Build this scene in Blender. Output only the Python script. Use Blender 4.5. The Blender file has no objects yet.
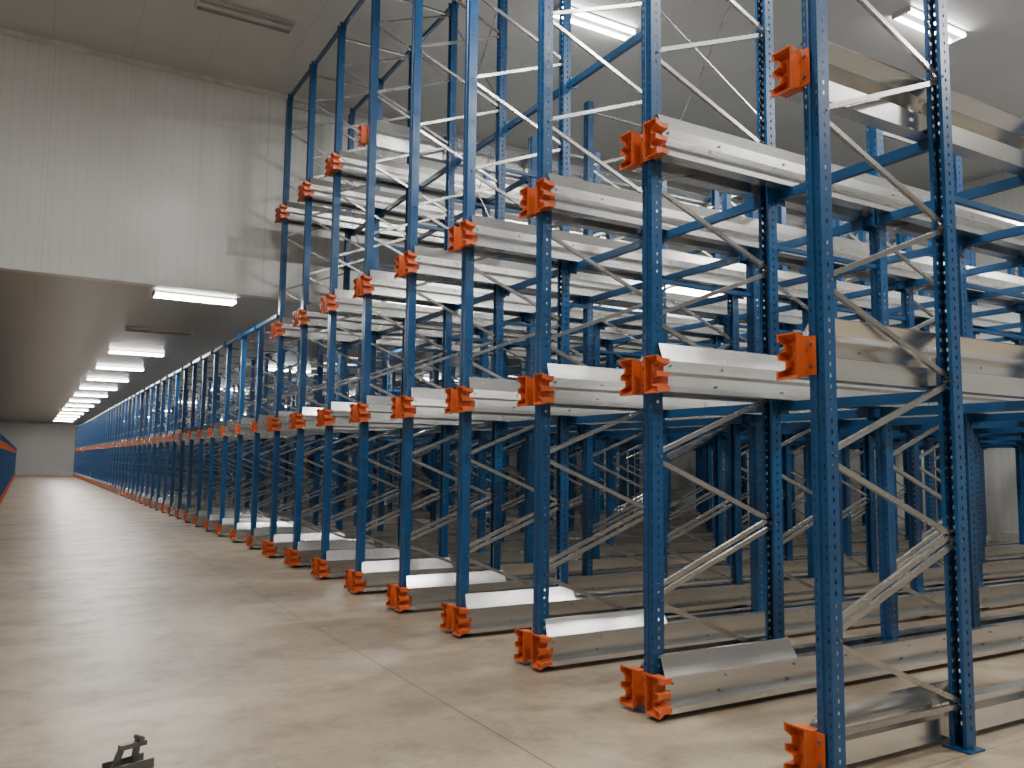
import bpy, bmesh, math, random
from mathutils import Vector, Matrix
random.seed(3)
scene = bpy.context.scene
COL = scene.collection

# ---------------------------------------------------------------- parameters
PITCH = 1.40           # frame spacing along aisle
X0 = 3.67              # aisle face of right hand racks
Y0 = 2.973             # first frame line
NT = 9                 # tall frame lines 0..8
NALL = 56
FD = 1.14              # frame depth
FP = 2.46              # frame period in depth
NF = 6
DEPTH = (NF-1)*FP+FD
CAMZ = 1.63
LV = [0.158, 2.225, 3.84, 5.88]
H_TALL, H_LOW = 7.95, 4.12
CE_HI, CE_LO = 8.35, 4.56
YW = 14.9
XL, XR, YN, YF = -12.0, 18.9, -9.0, 82.5

# ---------------------------------------------------------------- materials
def newmat(name):
    m = bpy.data.materials.new(name); m.use_nodes = True
    nt = m.node_tree
    b = nt.nodes['Principled BSDF']
    return m, nt, b
def N(nt, t, **kw):
    n = nt.nodes.new(t)
    for k, v in kw.items():
        setattr(n, k, v)
    return n
def mathn(nt, op, a, b=None, c=None):
    n = N(nt, 'ShaderNodeMath', operation=op)
    for i, v in enumerate((a, b, c)):
        if v is None: continue
        if isinstance(v, (int, float)): n.inputs[i].default_value = v
        else: nt.links.new(v, n.inputs[i])
    return n.outputs[0]
def mixc(nt, f, a, b):
    n = N(nt, 'ShaderNodeMix', data_type='RGBA')
    if isinstance(f, (int, float)): n.inputs[0].default_value = f
    else: nt.links.new(f, n.inputs[0])
    for s, v in ((6, a), (7, b)):
        if isinstance(v, tuple): n.inputs[s].default_value = (*v, 1)
        else: nt.links.new(v, n.inputs[s])
    return n.outputs[2]
def noise(nt, vec, scale, detail=4, rough=.55):
    n = N(nt, 'ShaderNodeTexNoise')
    n.inputs['Scale'].default_value = scale
    n.inputs['Detail'].default_value = detail
    n.inputs['Roughness'].default_value = rough
    if vec is not None: nt.links.new(vec, n.inputs['Vector'])
    return n.outputs['Fac']
def ramp(nt, f, p0, p1):
    n = N(nt, 'ShaderNodeMapRange'); n.clamp = True
    nt.links.new(f, n.inputs[0])
    n.inputs[1].default_value = p0; n.inputs[2].default_value = p1
    return n.outputs[0]
def bump(nt, b, h, strength, dist=.01):
    n = N(nt, 'ShaderNodeBump'); n.inputs['Strength'].default_value = strength
    n.inputs['Distance'].default_value = dist
    nt.links.new(h, n.inputs['Height']); nt.links.new(n.outputs[0], b.inputs['Normal'])

def mat_galv(name='galvanised_steel', c0=(.76, .76, .745), c1=(.66, .655, .64), r0=.20):
    m, nt, b = newmat(name)
    tc = N(nt, 'ShaderNodeTexCoord')
    mp = N(nt, 'ShaderNodeMapping'); mp.inputs['Scale'].default_value = (.5, 3, 3)
    nt.links.new(tc.outputs['Object'], mp.inputs['Vector'])
    big = noise(nt, mp.outputs[0], 3.0, 3, .5)
    c = mixc(nt, ramp(nt, big, .35, .75), c0, c1)
    nt.links.new(c, b.inputs['Base Color'])
    b.inputs['Metallic'].default_value = .96
    r = mathn(nt, 'MULTIPLY_ADD', big, .10, r0)
    nt.links.new(r, b.inputs['Roughness'])
    return m
def mat_paint(name, col, rough=.38, met=0.0):
    m, nt, b = newmat(name)
    tc = N(nt, 'ShaderNodeTexCoord')
    f = noise(nt, tc.outputs['Object'], 3.0, 3)
    c = mixc(nt, ramp(nt, f, .35, .7), col, tuple(x*.78 for x in col))
    nt.links.new(c, b.inputs['Base Color'])
    b.inputs['Roughness'].default_value = rough
    b.inputs['Metallic'].default_value = met
    return m
def mat_floor():
    m, nt, b = newmat('polished_concrete')
    g = N(nt, 'ShaderNodeNewGeometry'); pos = g.outputs['Position']
    n1 = noise(nt, pos, .40, 6, .6)
    n2 = noise(nt, pos, 1.8, 8, .72)
    n3 = noise(nt, pos, 22, 4, .7)
    mp = N(nt, 'ShaderNodeMapping'); mp.inputs['Scale'].default_value = (.6, 1.2, 1)
    nt.links.new(pos, mp.inputs['Vector'])
    n4 = noise(nt, mp.outputs[0], 1.1, 8, .72)
    c = mixc(nt, ramp(nt, n1, .40, .60), (.310, .247, .175), (.210, .164, .115))
    c = mixc(nt, mathn(nt, 'MULTIPLY', ramp(nt, n2, .48, .62), .60), c, (.133, .102, .074))
    c = mixc(nt, mathn(nt, 'MULTIPLY', ramp(nt, n4, .50, .64), .55), c, (.35, .295, .225))
    c = mixc(nt, mathn(nt, 'MULTIPLY', ramp(nt, n3, .50, .70), .30), c, (.12, .095, .07))
    sx = N(nt, 'ShaderNodeSeparateXYZ'); nt.links.new(pos, sx.inputs[0])
    def joint(out, off, per, w):
        t = mathn(nt, 'ADD', out, off)
        t = mathn(nt, 'PINGPONG', t, per/2)
        return mathn(nt, 'LESS_THAN', t, w)
    j1 = joint(sx.outputs[0], -2.55, 6.0, .006)
    j2 = joint(sx.outputs[1], -8.9, 6.0, .003)
    j = mathn(nt, 'MAXIMUM', j1, j2)
    c = mixc(nt, mathn(nt, 'MULTIPLY', j, .8), c, (.04, .03, .022))
    nt.links.new(c, b.inputs['Base Color'])
    r = mathn(nt, 'MULTIPLY_ADD', n2, .40, .20)
    nt.links.new(r, b.inputs['Roughness'])
    h = mathn(nt, 'SUBTRACT', mathn(nt, 'MULTIPLY', n3, .3), j)
    bump(nt, b, h, .2, .004)
    return m
def mat_panel(name, col, rib=.16, seam=1.15, axis='XY', rough=.35, ribs=True):
    m, nt, b = newmat(name)
    g = N(nt, 'ShaderNodeNewGeometry')
    sx = N(nt, 'ShaderNodeSeparateXYZ'); nt.links.new(g.outputs['Position'], sx.inputs[0])
    if axis == 'XY': u = mathn(nt, 'ADD', sx.outputs[0], sx.outputs[1])
    elif axis == 'X': u = sx.outputs[0]
    else: u = sx.outputs[1]
    s = mathn(nt, 'LESS_THAN', mathn(nt, 'PINGPONG', u, seam/2), .008)
    rb = mathn(nt, 'LESS_THAN', mathn(nt, 'PINGPONG', u, rib/2), .012)
    f = noise(nt, g.outputs['Position'], .6, 4)
    c = mixc(nt, ramp(nt, f, .3, .75), col, tuple(x*.90 for x in col))
    if ribs:
        c = mixc(nt, mathn(nt, 'MULTIPLY', rb, .16), c, tuple(x*.5 for x in col))
    c = mixc(nt, mathn(nt, 'MULTIPLY', s, .22), c, tuple(x*.3 for x in col))
    nt.links.new(c, b.inputs['Base Color'])
    b.inputs['Roughness'].default_value = rough
    h = mathn(nt, 'ADD', s, mathn(nt, 'MULTIPLY', rb, .5)) if ribs else s
    h = mathn(nt, 'MULTIPLY', h, -1.0)
    bump(nt, b, h, .3, .006)
    return m

GALV = mat_galv()
BRACE = mat_galv('galvanised_bracing', (.46, .45, .435), (.36, .35, .335), .22)
BLUE = mat_paint('blue_powder_coat', (.005, .060, .170), .33)
ORANGE = mat_paint('orange_powder_coat', (.56, .100, .020), .42)
DARKST = mat_paint('bolt_steel', (.26, .26, .26), .4, .8)
BLACKST = mat_paint('dark_steel', (.15, .15, .145), .4, .7)
FLOOR = mat_floor()
WALLM = mat_panel('white_insulated_panel', (.60, .605, .585))
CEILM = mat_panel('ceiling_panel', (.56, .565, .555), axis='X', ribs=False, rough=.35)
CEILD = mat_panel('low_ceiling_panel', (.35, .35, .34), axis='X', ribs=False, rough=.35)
TRIMM = mat_paint('white_flashing', (.62, .61, .58), .35)
HOUS = mat_paint('lamp_housing', (.6, .6, .58), .4)
TUBEOFF = mat_paint('unlit_tube', (.30, .30, .29), .3)
TUBEON, _nt, _b = newmat('lit_tube')
_b.inputs['Emission Color'].default_value = (1, .98, .93, 1)
_b.inputs['Emission Strength'].default_value = 55
TUBEON.cycles.emission_sampling = 'NONE'

# ---------------------------------------------------------------- mesh helper
class MB:
    def __init__(s): s.v = []; s.f = []; s.m = []
    def quad(s, a, b, c, d, mi=0):
        i = len(s.v); s.v += [tuple(a), tuple(b), tuple(c), tuple(d)]
        s.f.append((i, i+1, i+2, i+3)); s.m.append(mi)
    def box(s, a, b, mi=0):
        x0, y0, z0 = a; x1, y1, z1 = b
        i = len(s.v)
        s.v += [(x0,y0,z0),(x1,y0,z0),(x1,y1,z0),(x0,y1,z0),(x0,y0,z1),(x1,y0,z1),(x1,y1,z1),(x0,y1,z1)]
        for q in ((0,3,2,1),(4,5,6,7),(0,1,5,4),(1,2,6,5),(2,3,7,6),(3,0,4,7)):
            s.f.append(tuple(i+k for k in q)); s.m.append(mi)
    def cyl(s, p0, p1, r, n=8, mi=0):
        p0, p1 = Vector(p0), Vector(p1); d = (p1-p0).normalized()
        a = d.orthogonal().normalized(); b = d.cross(a)
        i = len(s.v)
        for p in (p0, p1):
            for k in range(n):
                t = 2*math.pi*k/n
                s.v.append(tuple(p+a*math.cos(t)*r+b*math.sin(t)*r))
        for k in range(n):
            s.f.append((i+k, i+(k+1) % n, i+n+(k+1) % n, i+n+k)); s.m.append(mi)
        s.f.append(tuple(i+k for k in range(n))[::-1]); s.m.append(mi)
        s.f.append(tuple(i+n+k for k in range(n))); s.m.append(mi)
    def loft(s, pa, pb, mi=0, t=0.0):
        for k in range(len(pa)-1):
            s.quad(pa[k], pa[k+1], pb[k+1], pb[k], mi)
    def channel(s, p0, p1, side, w, d, mi=0):
        p0, p1, side = Vector(p0), Vector(p1), Vector(side).normalized()
        ax = (p1-p0).normalized(); up = side.cross(ax).normalized()*(w/2)
        sd = side*d
        a = [p0+up+sd, p0+up, p0-up, p0-up+sd]; b = [q+(p1-p0) for q in a]
        s.loft(a, b, mi)
    def mesh(s, name, mats, solid=0.0):
        me = bpy.data.meshes.new(name)
        me.from_pydata(s.v, [], s.f); me.update()
        for m in mats: me.materials.append(m)
        for p, mi in zip(me.polygons, s.m): p.material_index = mi
        if solid:
            bm = bmesh.new(); bm.from_mesh(me)
            bmesh.ops.remove_doubles(bm, verts=bm.verts, dist=1e-5)
            bmesh.ops.recalc_face_normals(bm, faces=bm.faces)
            bmesh.ops.solidify(bm, geom=bm.faces[:], thickness=solid)
            bm.to_mesh(me); bm.free()
        return me

def put(name, me, parent=None, loc=(0, 0, 0), rot=(0, 0, 0)):
    o = bpy.data.objects.new(name, me); COL.objects.link(o)
    o.location = loc; o.rotation_euler = rot
    if parent: o.parent = parent
    return o
def empty(name, loc=(0, 0, 0), rot=(0, 0, 0)):
    o = bpy.data.objects.new(name, None); COL.objects.link(o)
    o.location = loc; o.rotation_euler = rot; o.empty_display_size = .3
    return o

# ---------------------------------------------------------------- perforated upright
def upright(mb, cx, H, face, mi=0):
    """omega section upright centred on (cx,0); wide face looks to face*x"""
    W, D = .050, .045
    fx = cx + face*D; bx = cx - face*D; rx = fx - face*.010
    def P(x, y, z): return (x, y, z)
    pitch, hh = .06, .021
    n = int((H-.12)/pitch)
    strips = [
        ((fx, -W), (fx, -.016), [(.34, .62)]),
        ((fx, .016), (fx, W), [(.38, .66)]),
        ((fx, -W), (bx, -W), [(.43, .57)]),
        ((fx, W), (bx, W), [(.43, .57)]),
    ]
    solid = [((fx, -.016), (rx, -.010)), ((rx, -.010), (rx, .010)), ((rx, .010), (fx, .016)),
             ((bx, -W), (bx, -W+.022)), ((bx, W), (bx, W-.022)),
             ((bx, -W+.022), (bx+face*.012, -W+.022)), ((bx, W-.022), (bx+face*.012, W-.022))]
    for a, b in solid:
        mb.quad(P(*a, .01), P(*b, .01), P(*b, H), P(*a, H), mi)
    zb = .08
    for a, b, holes in strips:
        def at(f): return (a[0]+(b[0]-a[0])*f, a[1]+(b[1]-a[1])*f)
        mb.quad(P(*a, .01), P(*b, .01), P(*b, zb), P(*a, zb), mi)
        mb.quad(P(*a, zb+n*pitch), P(*b, zb+n*pitch), P(*b, H), P(*a, H), mi)
        cuts = []; last = 0
        for h0, h1 in holes: cuts.append((last, h0)); last = h1
        cuts.append((last, 1))
        for k in range(n):
            z = zb+k*pitch
            mb.quad(P(*a, z), P(*b, z), P(*b, z+pitch-hh), P(*a, z+pitch-hh), mi)
            for c0, c1 in cuts:
                p, q = at(c0), at(c1)
                mb.quad(P(*p, z+pitch-hh), P(*q, z+pitch-hh), P(*q, z+pitch), P(*p, z+pitch), mi)
    mb.box((cx-.075, -.085, 0.001), (cx+.075, .085, .012), mi)
    for sy in (-.068, .068):
        mb.cyl((cx, sy, .012), (cx, sy, .035), .009, 6, 2)

def frame_mesh(name, H):
    mb = MB()
    upright(mb, 0, H, -1)
    upright(mb, FD, H, +1)
    xf, xb = .02, FD-.02
    f, b, st = .73, .25, .95
    w, d = .030, .024
    mb.channel((xf, -.012, .25), (xb, -.012, .25), (0, 1, 0), w, d, 1)
    k = 0
    while True:
        zb, zf, zb2 = b+st*k, f+st*k, b+st*(k+1)
        if zf > H-.1: break
        mb.channel((xb, -.014, zb+.02), (xf, -.014, zf-.02), (0, 1, 0), w, d, 1)
        if zb2 > H-.1: break
        mb.channel((xf, -.014, zf+.02), (xb, -.014, zb2-.02), (0, 1, 0), w, d, 1)
        if k == 0:
            mb.channel((xf, -.014, zf+.075), (xb, -.014, zb2+.045), (0, 1, 0), w, d, 1)
        for (x, z) in ((xf+.005, zf), (xb-.005, zb)):
            mb.cyl((x, -.056, z), (x, .056, z), .008, 6, 2)
        k += 1
    mb.channel((xf, -.012, H-.12), (xb, -.012, H-.12), (0, 1, 0), w, d, 1)
    return mb.mesh(name, [BLUE, BRACE, DARKST])

FR_T = frame_mesh('tall_upright_frame', H_TALL)
FR_M = frame_mesh('medium_upright_frame', 6.35)
FR_N = frame_mesh('deep_upright_frame', 4.62)
FR_L = frame_mesh('low_upright_frame', H_LOW)
FR_S = frame_mesh('short_upright_frame', 2.2)

# ---------------------------------------------------------------- shuttle rails
def rail_mesh(name, s, depth, guide_len, nframes):
    mb = MB()
    # deep box-like shuttle channel: running flange, web, boxed pallet support
    prof = [(.190, -.082), (.190, -.118), (.080, -.118), (.080, .005), (.145, .022), (.145, .096), (.062, .096)]
    pa = [(-.03, s*y, z) for y, z in prof]; pb = [(depth+.06, s*y, z) for y, z in prof]
    mb.loft(pa, pb)
    g0 = [(-.02, s*.132, .097), (.0, s*.062, .222), (.0, s*.053, .225)]
    g1 = [(guide_len, s*.132, .097), (guide_len-.01, s*.062, .222), (guide_len-.01, s*.053, .225)]
    mb.loft(g0, g1)
    mb.quad((guide_len, s*.132, .097), (guide_len-.01, s*.062, .222), (guide_len-.01, s*.062, .097), (guide_len, s*.10, .097))
    for k in range(nframes):
        for xx in (k*FP, k*FP+FD):
            mb.box((xx-.05, min(s*.0525, s*.079), -.10), (xx+.05, max(s*.0525, s*.079), .07))
            mb.cyl((xx+.025, s*.079, -.06), (xx+.025, s*.090, -.06), .011, 6, 1)
            mb.cyl((xx+.025, s*.144, .06), (xx+.025, s*.153, .06), .010, 6, 1)
    x = .5
    while x < depth:
        mb.cyl((x, s*.080, -.055), (x, s*.090, -.055), .009, 6, 1)
        mb.cyl((x, s*.144, .06), (x, s*.153, .06), .008, 6, 1)
        x += 1.23
    return mb.mesh(name, [GALV, DARKST])
def rails(prefix, depth, nf, glen):
    return [rail_mesh(prefix+'_a', 1, depth, glen, nf), rail_mesh(prefix+'_b', -1, depth, glen, nf)]
R_G = rails('ground_rail', DEPTH, NF, 1.22)
R_U = rails('upper_rail', DEPTH, NF, DEPTH)
R_GS = rails('short_ground_rail', 2*FP+FD, 3, 1.22)
R_US = rails('short_upper_rail', 2*FP+FD, 3, 2*FP+FD)

def entry_mesh(name, s):
    """orange rail end: solid notched block with flared lips"""
    prof = [(.060, .104), (.186, .104), (.186, .070), (.140, .055), (.140, .022), (.182, .012), (.182, -.018),
            (.132, -.030), (.132, -.066), (.192, -.078), (.192, -.112), (.060, -.112)]
    n = len(prof)
    def ring(x, fy, fz):
        return [(x, s*(y if y < .1 else y*fy), z*fz) for y, z in prof]
    rings = [ring(-.012, 1, 1), ring(-.075, 1, 1), ring(-.128, 1.07, 1.18)]
    me = bpy.data.meshes.new(name)
    v = [p for r in rings for p in r]; f = []
    for a in range(2):
        for k in range(n):
            f.append((a*n+k, a*n+(k+1) % n, (a+1)*n+(k+1) % n, (a+1)*n+k))
    f.append(tuple(range(n)))
    me.from_pydata(v, [], f); me.update()
    bm = bmesh.new(); bm.from_mesh(me)
    cy, cz = .115, -.005
    ir = [(-.128, s*(cy+(p[1]*s-cy)*.86), cz+(p[2]-cz)*.93) for p in rings[2]]
    ib = [(-.075, s*(cy+(p[1]*s-cy)*.76), cz+(p[2]-cz)*.82) for p in rings[1]]
    bm.verts.ensure_lookup_table()
    fr = [bm.verts[2*n+k] for k in range(n)]
    a = [bm.verts.new(p) for p in ir]; b = [bm.verts.new(p) for p in ib]
    for k in range(n):
        k2 = (k+1) % n
        bm.faces.new((fr[k], fr[k2], a[k2], a[k])); bm.faces.new((a[k], a[k2], b[k2], b[k]))
    bm.faces.new(b)
    bmesh.ops.recalc_face_normals(bm, faces=bm.faces)
    bm.to_mesh(me); bm.free()
    me.materials.append(ORANGE); me.materials.append(DARKST)
    mb2 = MB()
    mb2.box((-.056, min(0, s*.078), -.11), (-.048, max(0, s*.078), .100))
    mb2.box((-.075, min(s*.081, s*.087), -.11), (.06, max(s*.081, s*.087), -.002))
    for zz in (-.06, .06):
        mb2.cyl((-.056, s*.03, zz), (-.068, s*.03, zz), .011, 6, 1)
    bm = bmesh.new(); bm.from_mesh(me); bm.from_mesh(mb2.mesh('t', [ORANGE, DARKST]))
    bm.to_mesh(me); bm.free()
    return me
ENT = [entry_mesh('rail_entry_a', 1), entry_mesh('rail_entry_b', -1)]

def cross_beam(name, ybays, h=.10, y0=0.0):
    mb = MB(); L = ybays*PITCH
    t = .045
    mb.box((-t/2, y0, -h/2), (t/2, L, h/2))
    for k in range(ybays+1):
        for sg in (-1, 1):
            y = k*PITCH+sg*.058
            if 0 <= y <= L:
                mb.box((-.05, y-.006, -h*.9), (.05, y+.006, h*.9))
    return mb.mesh(name, [BLUE])

# ---------------------------------------------------------------- racks
def beam_rows(nf, front=False):
    out = []
    for k in range(nf):
        if k or front: out.append((k*FP, -1))
        out.append((k*FP+FD, 1))
    return out
def build_rack(root, n, frame, levels, nf, rg, ru, H, ends, lvl_start={}, back=0.0, esc=(1, 1, 1)):
    for i in range(n):
        for k in range(nf):
            fr = frame(i, k) if callable(frame) else frame
            put('upright_frame', fr, root, (k*FP, i*PITCH, 0))
        for li, z in enumerate(levels):
            if i < lvl_start.get(li, 0): continue
            rr = rg if li == 0 else ru
            for si, s in enumerate((1, -1)):
                first = (i == 0 and ends[0]) or (i == lvl_start.get(li, 0) and li in lvl_start)
                if s == -1 and first: continue
                if s == 1 and i == n-1 and ends[1]: continue
                put('shuttle_rail', rr[si], root, (0, i*PITCH, z))
                o = put('rail_entry_guide', ENT[si], root, (-.047*(1-esc[0]), i*PITCH, z))
                o.scale = esc
    for li, z in enumerate(levels):
        if li == 0: continue
        st = lvl_start.get(li, 0)
        me = cross_beam('cross_beam', n-1-st, .07, -back)
        for j, (x, sg) in enumerate(beam_rows(nf)):
            if st and j == 0:
                put('cross_beam', cross_beam('long_cross_beam', n-1-2, .07), root, (x+sg*.075, 2*PITCH, z-.155))
            else:
                put('cross_beam', me, root, (x+sg*.075, st*PITCH, z-.155))
    me = cross_beam('top_tie_beam', n-1, .06, 0)
    me2 = cross_beam('side_tie_beam', n-1, .06, -back) if back else None
    for j, (x, sg) in enumerate(beam_rows(nf, True)):
        if callable(frame) and j > 1: break
        if back and j < 2:      # clipped to the side of the last tall upright
            put('top_tie_beam', me2, root, (x+sg*.07, 0, H-.04))
        else:
            put('top_tie_beam', me, root, (x, 0, H+.031))
    mb = MB()
    zs = [3.3]+([5.2] if callable(frame) else [])
    for i in range(n):
        for k in range(nf-1):
            for z in zs:
                if H < 3 or (z > 5 and i < 4): continue
                mb.box((k*FP+FD+.046, i*PITCH-.018, z-.018), ((k+1)*FP-.046, i*PITCH+.018, z+.018))
    if mb.v: put('row_spacers', mb.mesh('row_spacers', [BLUE]), root)

tall = empty('pallet_rack', (X0, Y0, 0))
build_rack(tall, NT, lambda i, k: FR_T if k == 0 else (FR_N if i < 4 else FR_M), LV, NF, R_G, R_U, H_TALL, (True, False), {3: 5})
low = empty('pallet_rack', (X0, Y0+NT*PITCH, 0))
build_rack(low, NALL-NT, FR_L, LV[:2], NF, R_G, R_U, H_LOW, (False, True), {}, PITCH, (.45, .72, .82))
mb = MB()
def rod(a, b): mb.cyl(a, b, .008, 6)
x = FD+.06
for i in (1, 4, 7):
    for z in (4.3, 6.0):
        z2 = z+1.6
        rod((x, i*PITCH+.05, z), (x, (i+1)*PITCH-.05, z2))
        rod((x, (i+1)*PITCH-.05, z), (x, i*PITCH+.05, z2))
put('bracing_rods', mb.mesh('bracing_rods', [BRACE]), tall)

left = empty('pallet_rack', (-.68, 80.0, 0), (0, 0, math.pi))
build_rack(left, 40, FR_S, [LV[0], 1.98], 3, R_GS, R_US, 2.2, (True, True), {}, 0.0, (.45, .72, .8))

# ---------------------------------------------------------------- building shell
def slab(name, a, b, mat):
    m = MB(); m.box(a, b); return put(name, m.mesh(name, [mat]))
slab('floor', (XL-.2, YN-.2, -.25), (XR+.2, YF+.2, 0), FLOOR)
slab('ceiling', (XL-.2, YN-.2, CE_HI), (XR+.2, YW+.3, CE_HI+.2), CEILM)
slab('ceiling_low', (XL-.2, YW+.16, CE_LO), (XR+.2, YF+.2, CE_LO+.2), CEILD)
slab('wall_upper', (XL, YW, CE_LO), (XR, YW+.16, CE_HI), WALLM)
slab('wall_far', (XL-.2, YF, 0), (XR+.2, YF+.2, CE_LO), WALLM)
slab('wall_near', (XL-.2, YN-.2, 0), (XR+.2, YN, CE_HI), WALLM)
slab('wall_left', (XL-.2, YN, 0), (XL, YF, CE_HI), WALLM)
slab('wall_right', (XR, YN, 0), (XR+.2, YF, CE_HI), WALLM)
slab('trim_1', (XL, YW-.03, CE_LO-.03), (XR, YW+.19, CE_LO+.0), TRIMM)
slab('trim_2', (XL, YW-.05, CE_HI-.09), (XR, YW, CE_HI), TRIMM)
slab('baseboard_far', (XL, YF-.06, 0), (XR, YF, .22), TRIMM)
slab('baseboard_right', (XR-.06, YN, 0), (XR, YF, .22), TRIMM)

# ---------------------------------------------------------------- strip lights
def fix_mesh(name, lit):
    m = MB(); L = .70
    m.box((-L, -.045, -.045), (L, .045, 0))
    for s in (-1, 1):
        a = [(-L, s*.045, -.045), (-L, s*.15, -.015), (-L, s*.15, -.004)]
        m.loft(a, [(L, y, z) for _, y, z in a])
    for e in (-1, 1):
        m.box((e*L-.012, -.15, -.075), (e*L+.012, .15, 0))
    for s in (-1, 1):
        m.cyl((-L+.014, s*.11, -.058), (L-.014, s*.11, -.058), .020, 8, 1)
    return m.mesh(name, [HOUS, TUBEON if lit else TUBEOFF])
FX_ON, FX_OFF = fix_mesh('housing_on', True), fix_mesh('housing_off', False)
def lamp_data(power):
    l = bpy.data.lights.new('tube_light', 'AREA'); l.shape = 'RECTANGLE'
    l.size = 1.36; l.size_y = .26; l.energy = power; l.color = (1.0, .98, .93)
    return l
L_LO, L_HI = lamp_data(130), lamp_data(425)
def fixture(x, y, z, lit=True, hi=False):
    r = empty('strip_light', (x, y, z-.004))
    put('housing', FX_ON if lit else FX_OFF, r)
    if lit:
        o = bpy.data.objects.new('tube_glow', L_HI if hi else L_LO); COL.objects.link(o)
        o.parent = r; o.location = (0, 0, -.085)
for k in range(14):
    fixture(2.5, 15.7+4.62*k, CE_LO, k != 1)
for k in range(7):
    fixture(7.2, 17.5+9.2*k, CE_LO)
    fixture(12.6, 17.5+9.2*k, CE_LO)
for k in range(4):
    fixture(-6.0, 20+15*k, CE_LO)
fixture(2.50, 12.4, CE_HI, False)
for (x, y) in ((7.1, 9.8), (11.5, 7.2), (2.5, 5.2), (2.5, -1.5), (7.2, 1.5), (12, -1.0), (-4.5, 2), (15.5, 3.5)):
    fixture(x, y, CE_HI, True, True)

# ---------------------------------------------------------------- small steel stand on the floor
m = MB()
m.box((-.11, -.06, 0.0), (.11, -.052, .05)); m.box((-.11, .052, 0), (.11, .06, .05)); m.box((-.11, -.06, 0), (.11, .06, .006))
m.channel((-.08, 0, .0), (-.03, 0, .13), (0, 1, 0), .03, .02)
m.channel((.03, 0, .0), (.055, 0, .16), (0, 1, 0), .03, .02)
m.box((-.05, -.015, .11), (.09, .02, .135))
m.cyl((.055, -.03, .15), (.055, .04, .15), .014, 10)
put('steel_bracket', m.mesh('steel_bracket', [BLACKST], ), None, (.56, 4.90, 0.0), (0, 0, .35))

# ---------------------------------------------------------------- world + camera
w = bpy.data.worlds.new('world'); scene.world = w; w.use_nodes = True
w.node_tree.nodes['Background'].inputs[0].default_value = (.5, .52, .55, 1)
w.node_tree.nodes['Background'].inputs[1].default_value = .05

F = 828.0
yh = Vector((-487, -72.5, -F)).normalized()
zh = Vector((107, 8834, -F)).normalized()
zh = (zh - yh*zh.dot(yh)).normalized()
xh = yh.cross(zh)
R = Matrix((xh, yh, zh))
cam = bpy.data.cameras.new('camera'); co = bpy.data.objects.new('camera', cam); COL.objects.link(co)
cam.sensor_width = 36; cam.lens = F/1024*36; cam.clip_end = 300; cam.clip_start = .05
co.matrix_world = Matrix.Translation((0, 0, CAMZ)) @ R.to_4x4()
scene.camera = co
